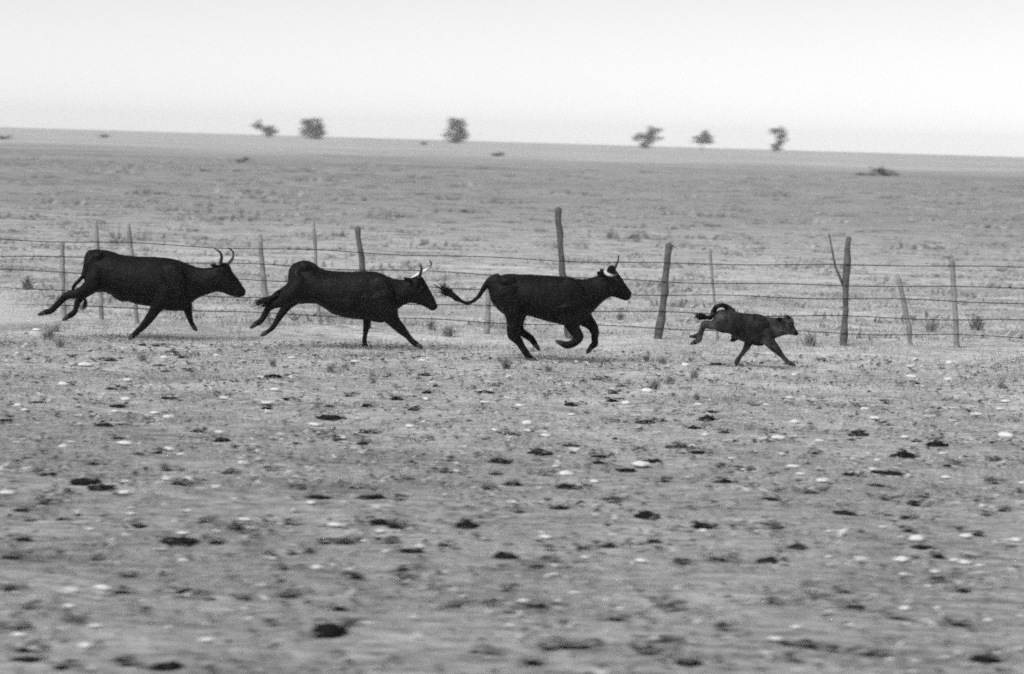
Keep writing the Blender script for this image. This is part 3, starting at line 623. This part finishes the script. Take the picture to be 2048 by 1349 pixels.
# ---------------------------------------------------------------- trees and shrubs far out on the plain
def leaf_cloud(lobes, Y, org, per, leaf):
    """lobes: (px, py, rx, ry) in photo pixels; depth radius = mean radius"""
    P, T = [], []
    s = Y / FPX
    for px, py, rx, ry in lobes:
        c = at_depth(px, py, Y) - org; n = int(per * rx * ry / 60)
        k = int(np.clip(n // 26, 6, 40)); cc = RNG.normal(0, .5, (k, 3)); cc *= np.minimum(1, 1 / np.maximum(np.linalg.norm(cc, axis=1), 1e-6))[:, None]   # clumps
        ct = np.clip(RNG.normal(.5, .25, k), 0, 1); idx = RNG.integers(0, k, n)
        q = cc[idx] + RNG.normal(0, .21, (n, 3)); q *= np.array([rx, (rx + ry) / 2, ry]) * s; q += np.array(c)
        e = RNG.normal(0, leaf * .6, (n, 3, 3)); P.append(q[:, None, :] + e); T.append(np.clip(ct[idx] + RNG.normal(0, .15, n), 0, 1))
    return np.concatenate(P), np.concatenate(T)
def tree(base, Y, lobes, label, limbs=True):
    bx = base; d = at_depth(bx, 300, Y); z0 = float(hgt(d.x, Y)); org = Vector((d.x, Y, z0))
    root = empty('tree', org); tag(root, label, 'tree', 'trees along the horizon')
    P, T = leaf_cloud(lobes, Y, org, 150, .8)
    link_mesh('crown', tri_mesh('crown', P, T), M_LEAF, root)
    bm = bmesh.new(); cx = sum(l[0] for l in lobes) / len(lobes); cy = sum(l[1] for l in lobes) / len(lobes)
    top = at_depth(cx, cy, Y) - org; mid = Vector((0, 0, top.z * .45))
    tube(bm, [(Vector((0, 0, -.3)), .5), (Vector((0, 0, .5)), .38), (mid.lerp(top, .1), .3), (mid.lerp(top, .6), .22), (top, .12)], 8)
    for px, py, rx, ry in lobes:
        e = at_depth(px, py, Y) - org; tube(bm, [(mid, .2), (mid.lerp(e, .55) + Vector((0, 0, .3)), .13), (e, .06)], 6)
    from_bm('trunk', bm, M_BARK, root)
TY = 1450.0
tree(537, TY, [(520, 251, 14, 9), (536, 260, 15, 10), (546, 264, 9, 7)], 'small leaning tree with slanted crown, next to the block-shaped tree')
tree(624, TY, [(612, 254, 13, 13), (636, 249, 14, 14), (624, 265, 22, 16), (640, 268, 9, 14)], 'broad block-shaped tree, fullest of those along the horizon')
tree(913, TY, [(910, 246, 14, 13), (920, 256, 14, 13), (911, 272, 22, 15), (925, 268, 12, 12)], 'tall tree standing alone above the gap between second cow and next')
tree(1290, TY, [(1280, 273, 14, 8), (1308, 264, 15, 10), (1303, 277, 16, 9), (1292, 288, 12, 9)], 'open ragged tree leaning towards the small round tree')
tree(1404, TY, [(1408, 268, 13, 9), (1402, 278, 16, 9), (1418, 280, 12, 8)], 'small round low tree between the ragged and the twisted tree')
tree(1552, TY, [(1555, 263, 14, 9), (1564, 275, 13, 9), (1553, 288, 13, 9), (1550, 297, 10, 7)], 'narrow twisted tree, last along the horizon ahead of the calf')
def shrub(px, py, lobes, label, per=60, leaf=.11):
    g = on_ground(px, py); org = Vector((g.x, g.y, float(hgt(g.x, g.y))))
    P, T = leaf_cloud(lobes, g.y, org, per, leaf); P[:, :, 2] = np.maximum(P[:, :, 2], -.02)
    tag(link_mesh('shrub', tri_mesh('shrub', P, T), M_LEAF, None, org), label, 'shrub', 'shrubs far out on the plain')
shrub(487, 327, [(478, 322, 8, 5), (490, 321, 10, 5)], 'small dark shrub below the slanted tree', 150)
shrub(1756, 352, [(1732, 348, 26, 4), (1762, 345, 24, 7), (1780, 346, 16, 6)], 'long low dark shrub far ahead of the calf', 120, .18)
shrub(846, 292, [(846, 287, 8, 4)], 'tiny shrub on the horizon beside the tall lone tree', 200, .4)
shrub(1002, 313, [(1000, 309, 12, 4)], 'faint low shrub a little nearer than the tall lone tree', 100, .3)
shrub(208, 277, [(208, 273, 9, 4)], 'faint shrub on the horizon above the rearmost cow', 120, .4)
shrub(8, 279, [(8, 275, 14, 4)], 'low shrub on the horizon at the edge of the photo', 120, .4)

# ---------------------------------------------------------------- dust kicked up by the hooves
def dust(name, px, py, Y, sx, sy, sz, dens, label, dy=0):
    c = at_depth(px, py, Y + dy); bm = bmesh.new(); bmesh.ops.create_icosphere(bm, subdivisions=3, radius=1)
    for v in bm.verts: v.co = Vector((v.co.x * sx, v.co.y * sy, v.co.z * sz))
    m = bpy.data.materials.new('dust'); m.use_nodes = True; t = m.node_tree
    for n in list(t.nodes):
        if n.type != 'OUTPUT_MATERIAL': t.nodes.remove(n)
    out = next(n for n in t.nodes if n.type == 'OUTPUT_MATERIAL')
    v = nd(t, 'ShaderNodeVolumePrincipled'); v.inputs['Color'].default_value = (.98, .98, .98, 1); v.inputs['Anisotropy'].default_value = -.1
    P = nd(t, 'ShaderNodeTexCoord').outputs['Object']
    sc = nd(t, 'ShaderNodeVectorMath', operation='DIVIDE'); sc.inputs[1].default_value = (sx, sy, sz); t.links.new(P, sc.inputs[0])
    ln = nd(t, 'ShaderNodeVectorMath', operation='LENGTH'); t.links.new(sc.outputs[0], ln.inputs[0])
    fall = math_n(t, 'MULTIPLY', math_n(t, 'SUBTRACT', 1.0, ln.outputs['Value'], clamp=True), dens)
    nz = math_n(t, 'MULTIPLY', math_n(t, 'SUBTRACT', noise_n(t, P, 2.6, 4, .6), .32, clamp=True), 3.0)
    t.links.new(math_n(t, 'MULTIPLY', fall, nz), v.inputs['Density']); t.links.new(v.outputs[0], out.inputs['Volume'])
    o = from_bm(name, bm, m, None, c); tag(o, label, 'dust', 'dust kicked up by the hooves', 'stuff')
dust('dust', -20, 638, 35.0, 1.0, .6, .62, 4.5, 'pale dust hanging behind the rearmost cow')
dust('dust', 395, 668, 34.4, .6, .35, .26, 2.6, 'pale dust at the rearmost cow\'s front hooves')
dust('dust', 1150, 712, 32.6, .6, .35, .26, 2.6, 'pale dust under the tail-raised cow')

dust('dust', 560, 680, 33.8, .5, .3, .2, 2.0, 'pale dust behind the second cow\'s hind hooves')
dust('dust', 1440, 728, 32.2, .45, .3, .16, 2.0, 'pale dust under the calf')

# ---------------------------------------------------------------- haze over the plain
bm = bmesh.new(); bmesh.ops.create_cube(bm, size=1)
for v in bm.verts: v.co = Vector((v.co.x * 6100, 1350 + v.co.y * 3200, (v.co.z + .5) * 27 - 2))
hm = bpy.data.materials.new('haze'); hm.use_nodes = True; t = hm.node_tree
for n in list(t.nodes):
    if n.type != 'OUTPUT_MATERIAL': t.nodes.remove(n)
v = nd(t, 'ShaderNodeVolumePrincipled'); v.inputs['Color'].default_value = (.95, .95, .95, 1); v.inputs['Density'].default_value = .00014; v.inputs['Anisotropy'].default_value = .3
t.links.new(v.outputs[0], next(n for n in t.nodes if n.type == 'OUTPUT_MATERIAL').inputs['Volume'])
tag(from_bm('haze', bm, hm, None, None, False), 'thin pale haze over the far plain', 'haze', kind='stuff')
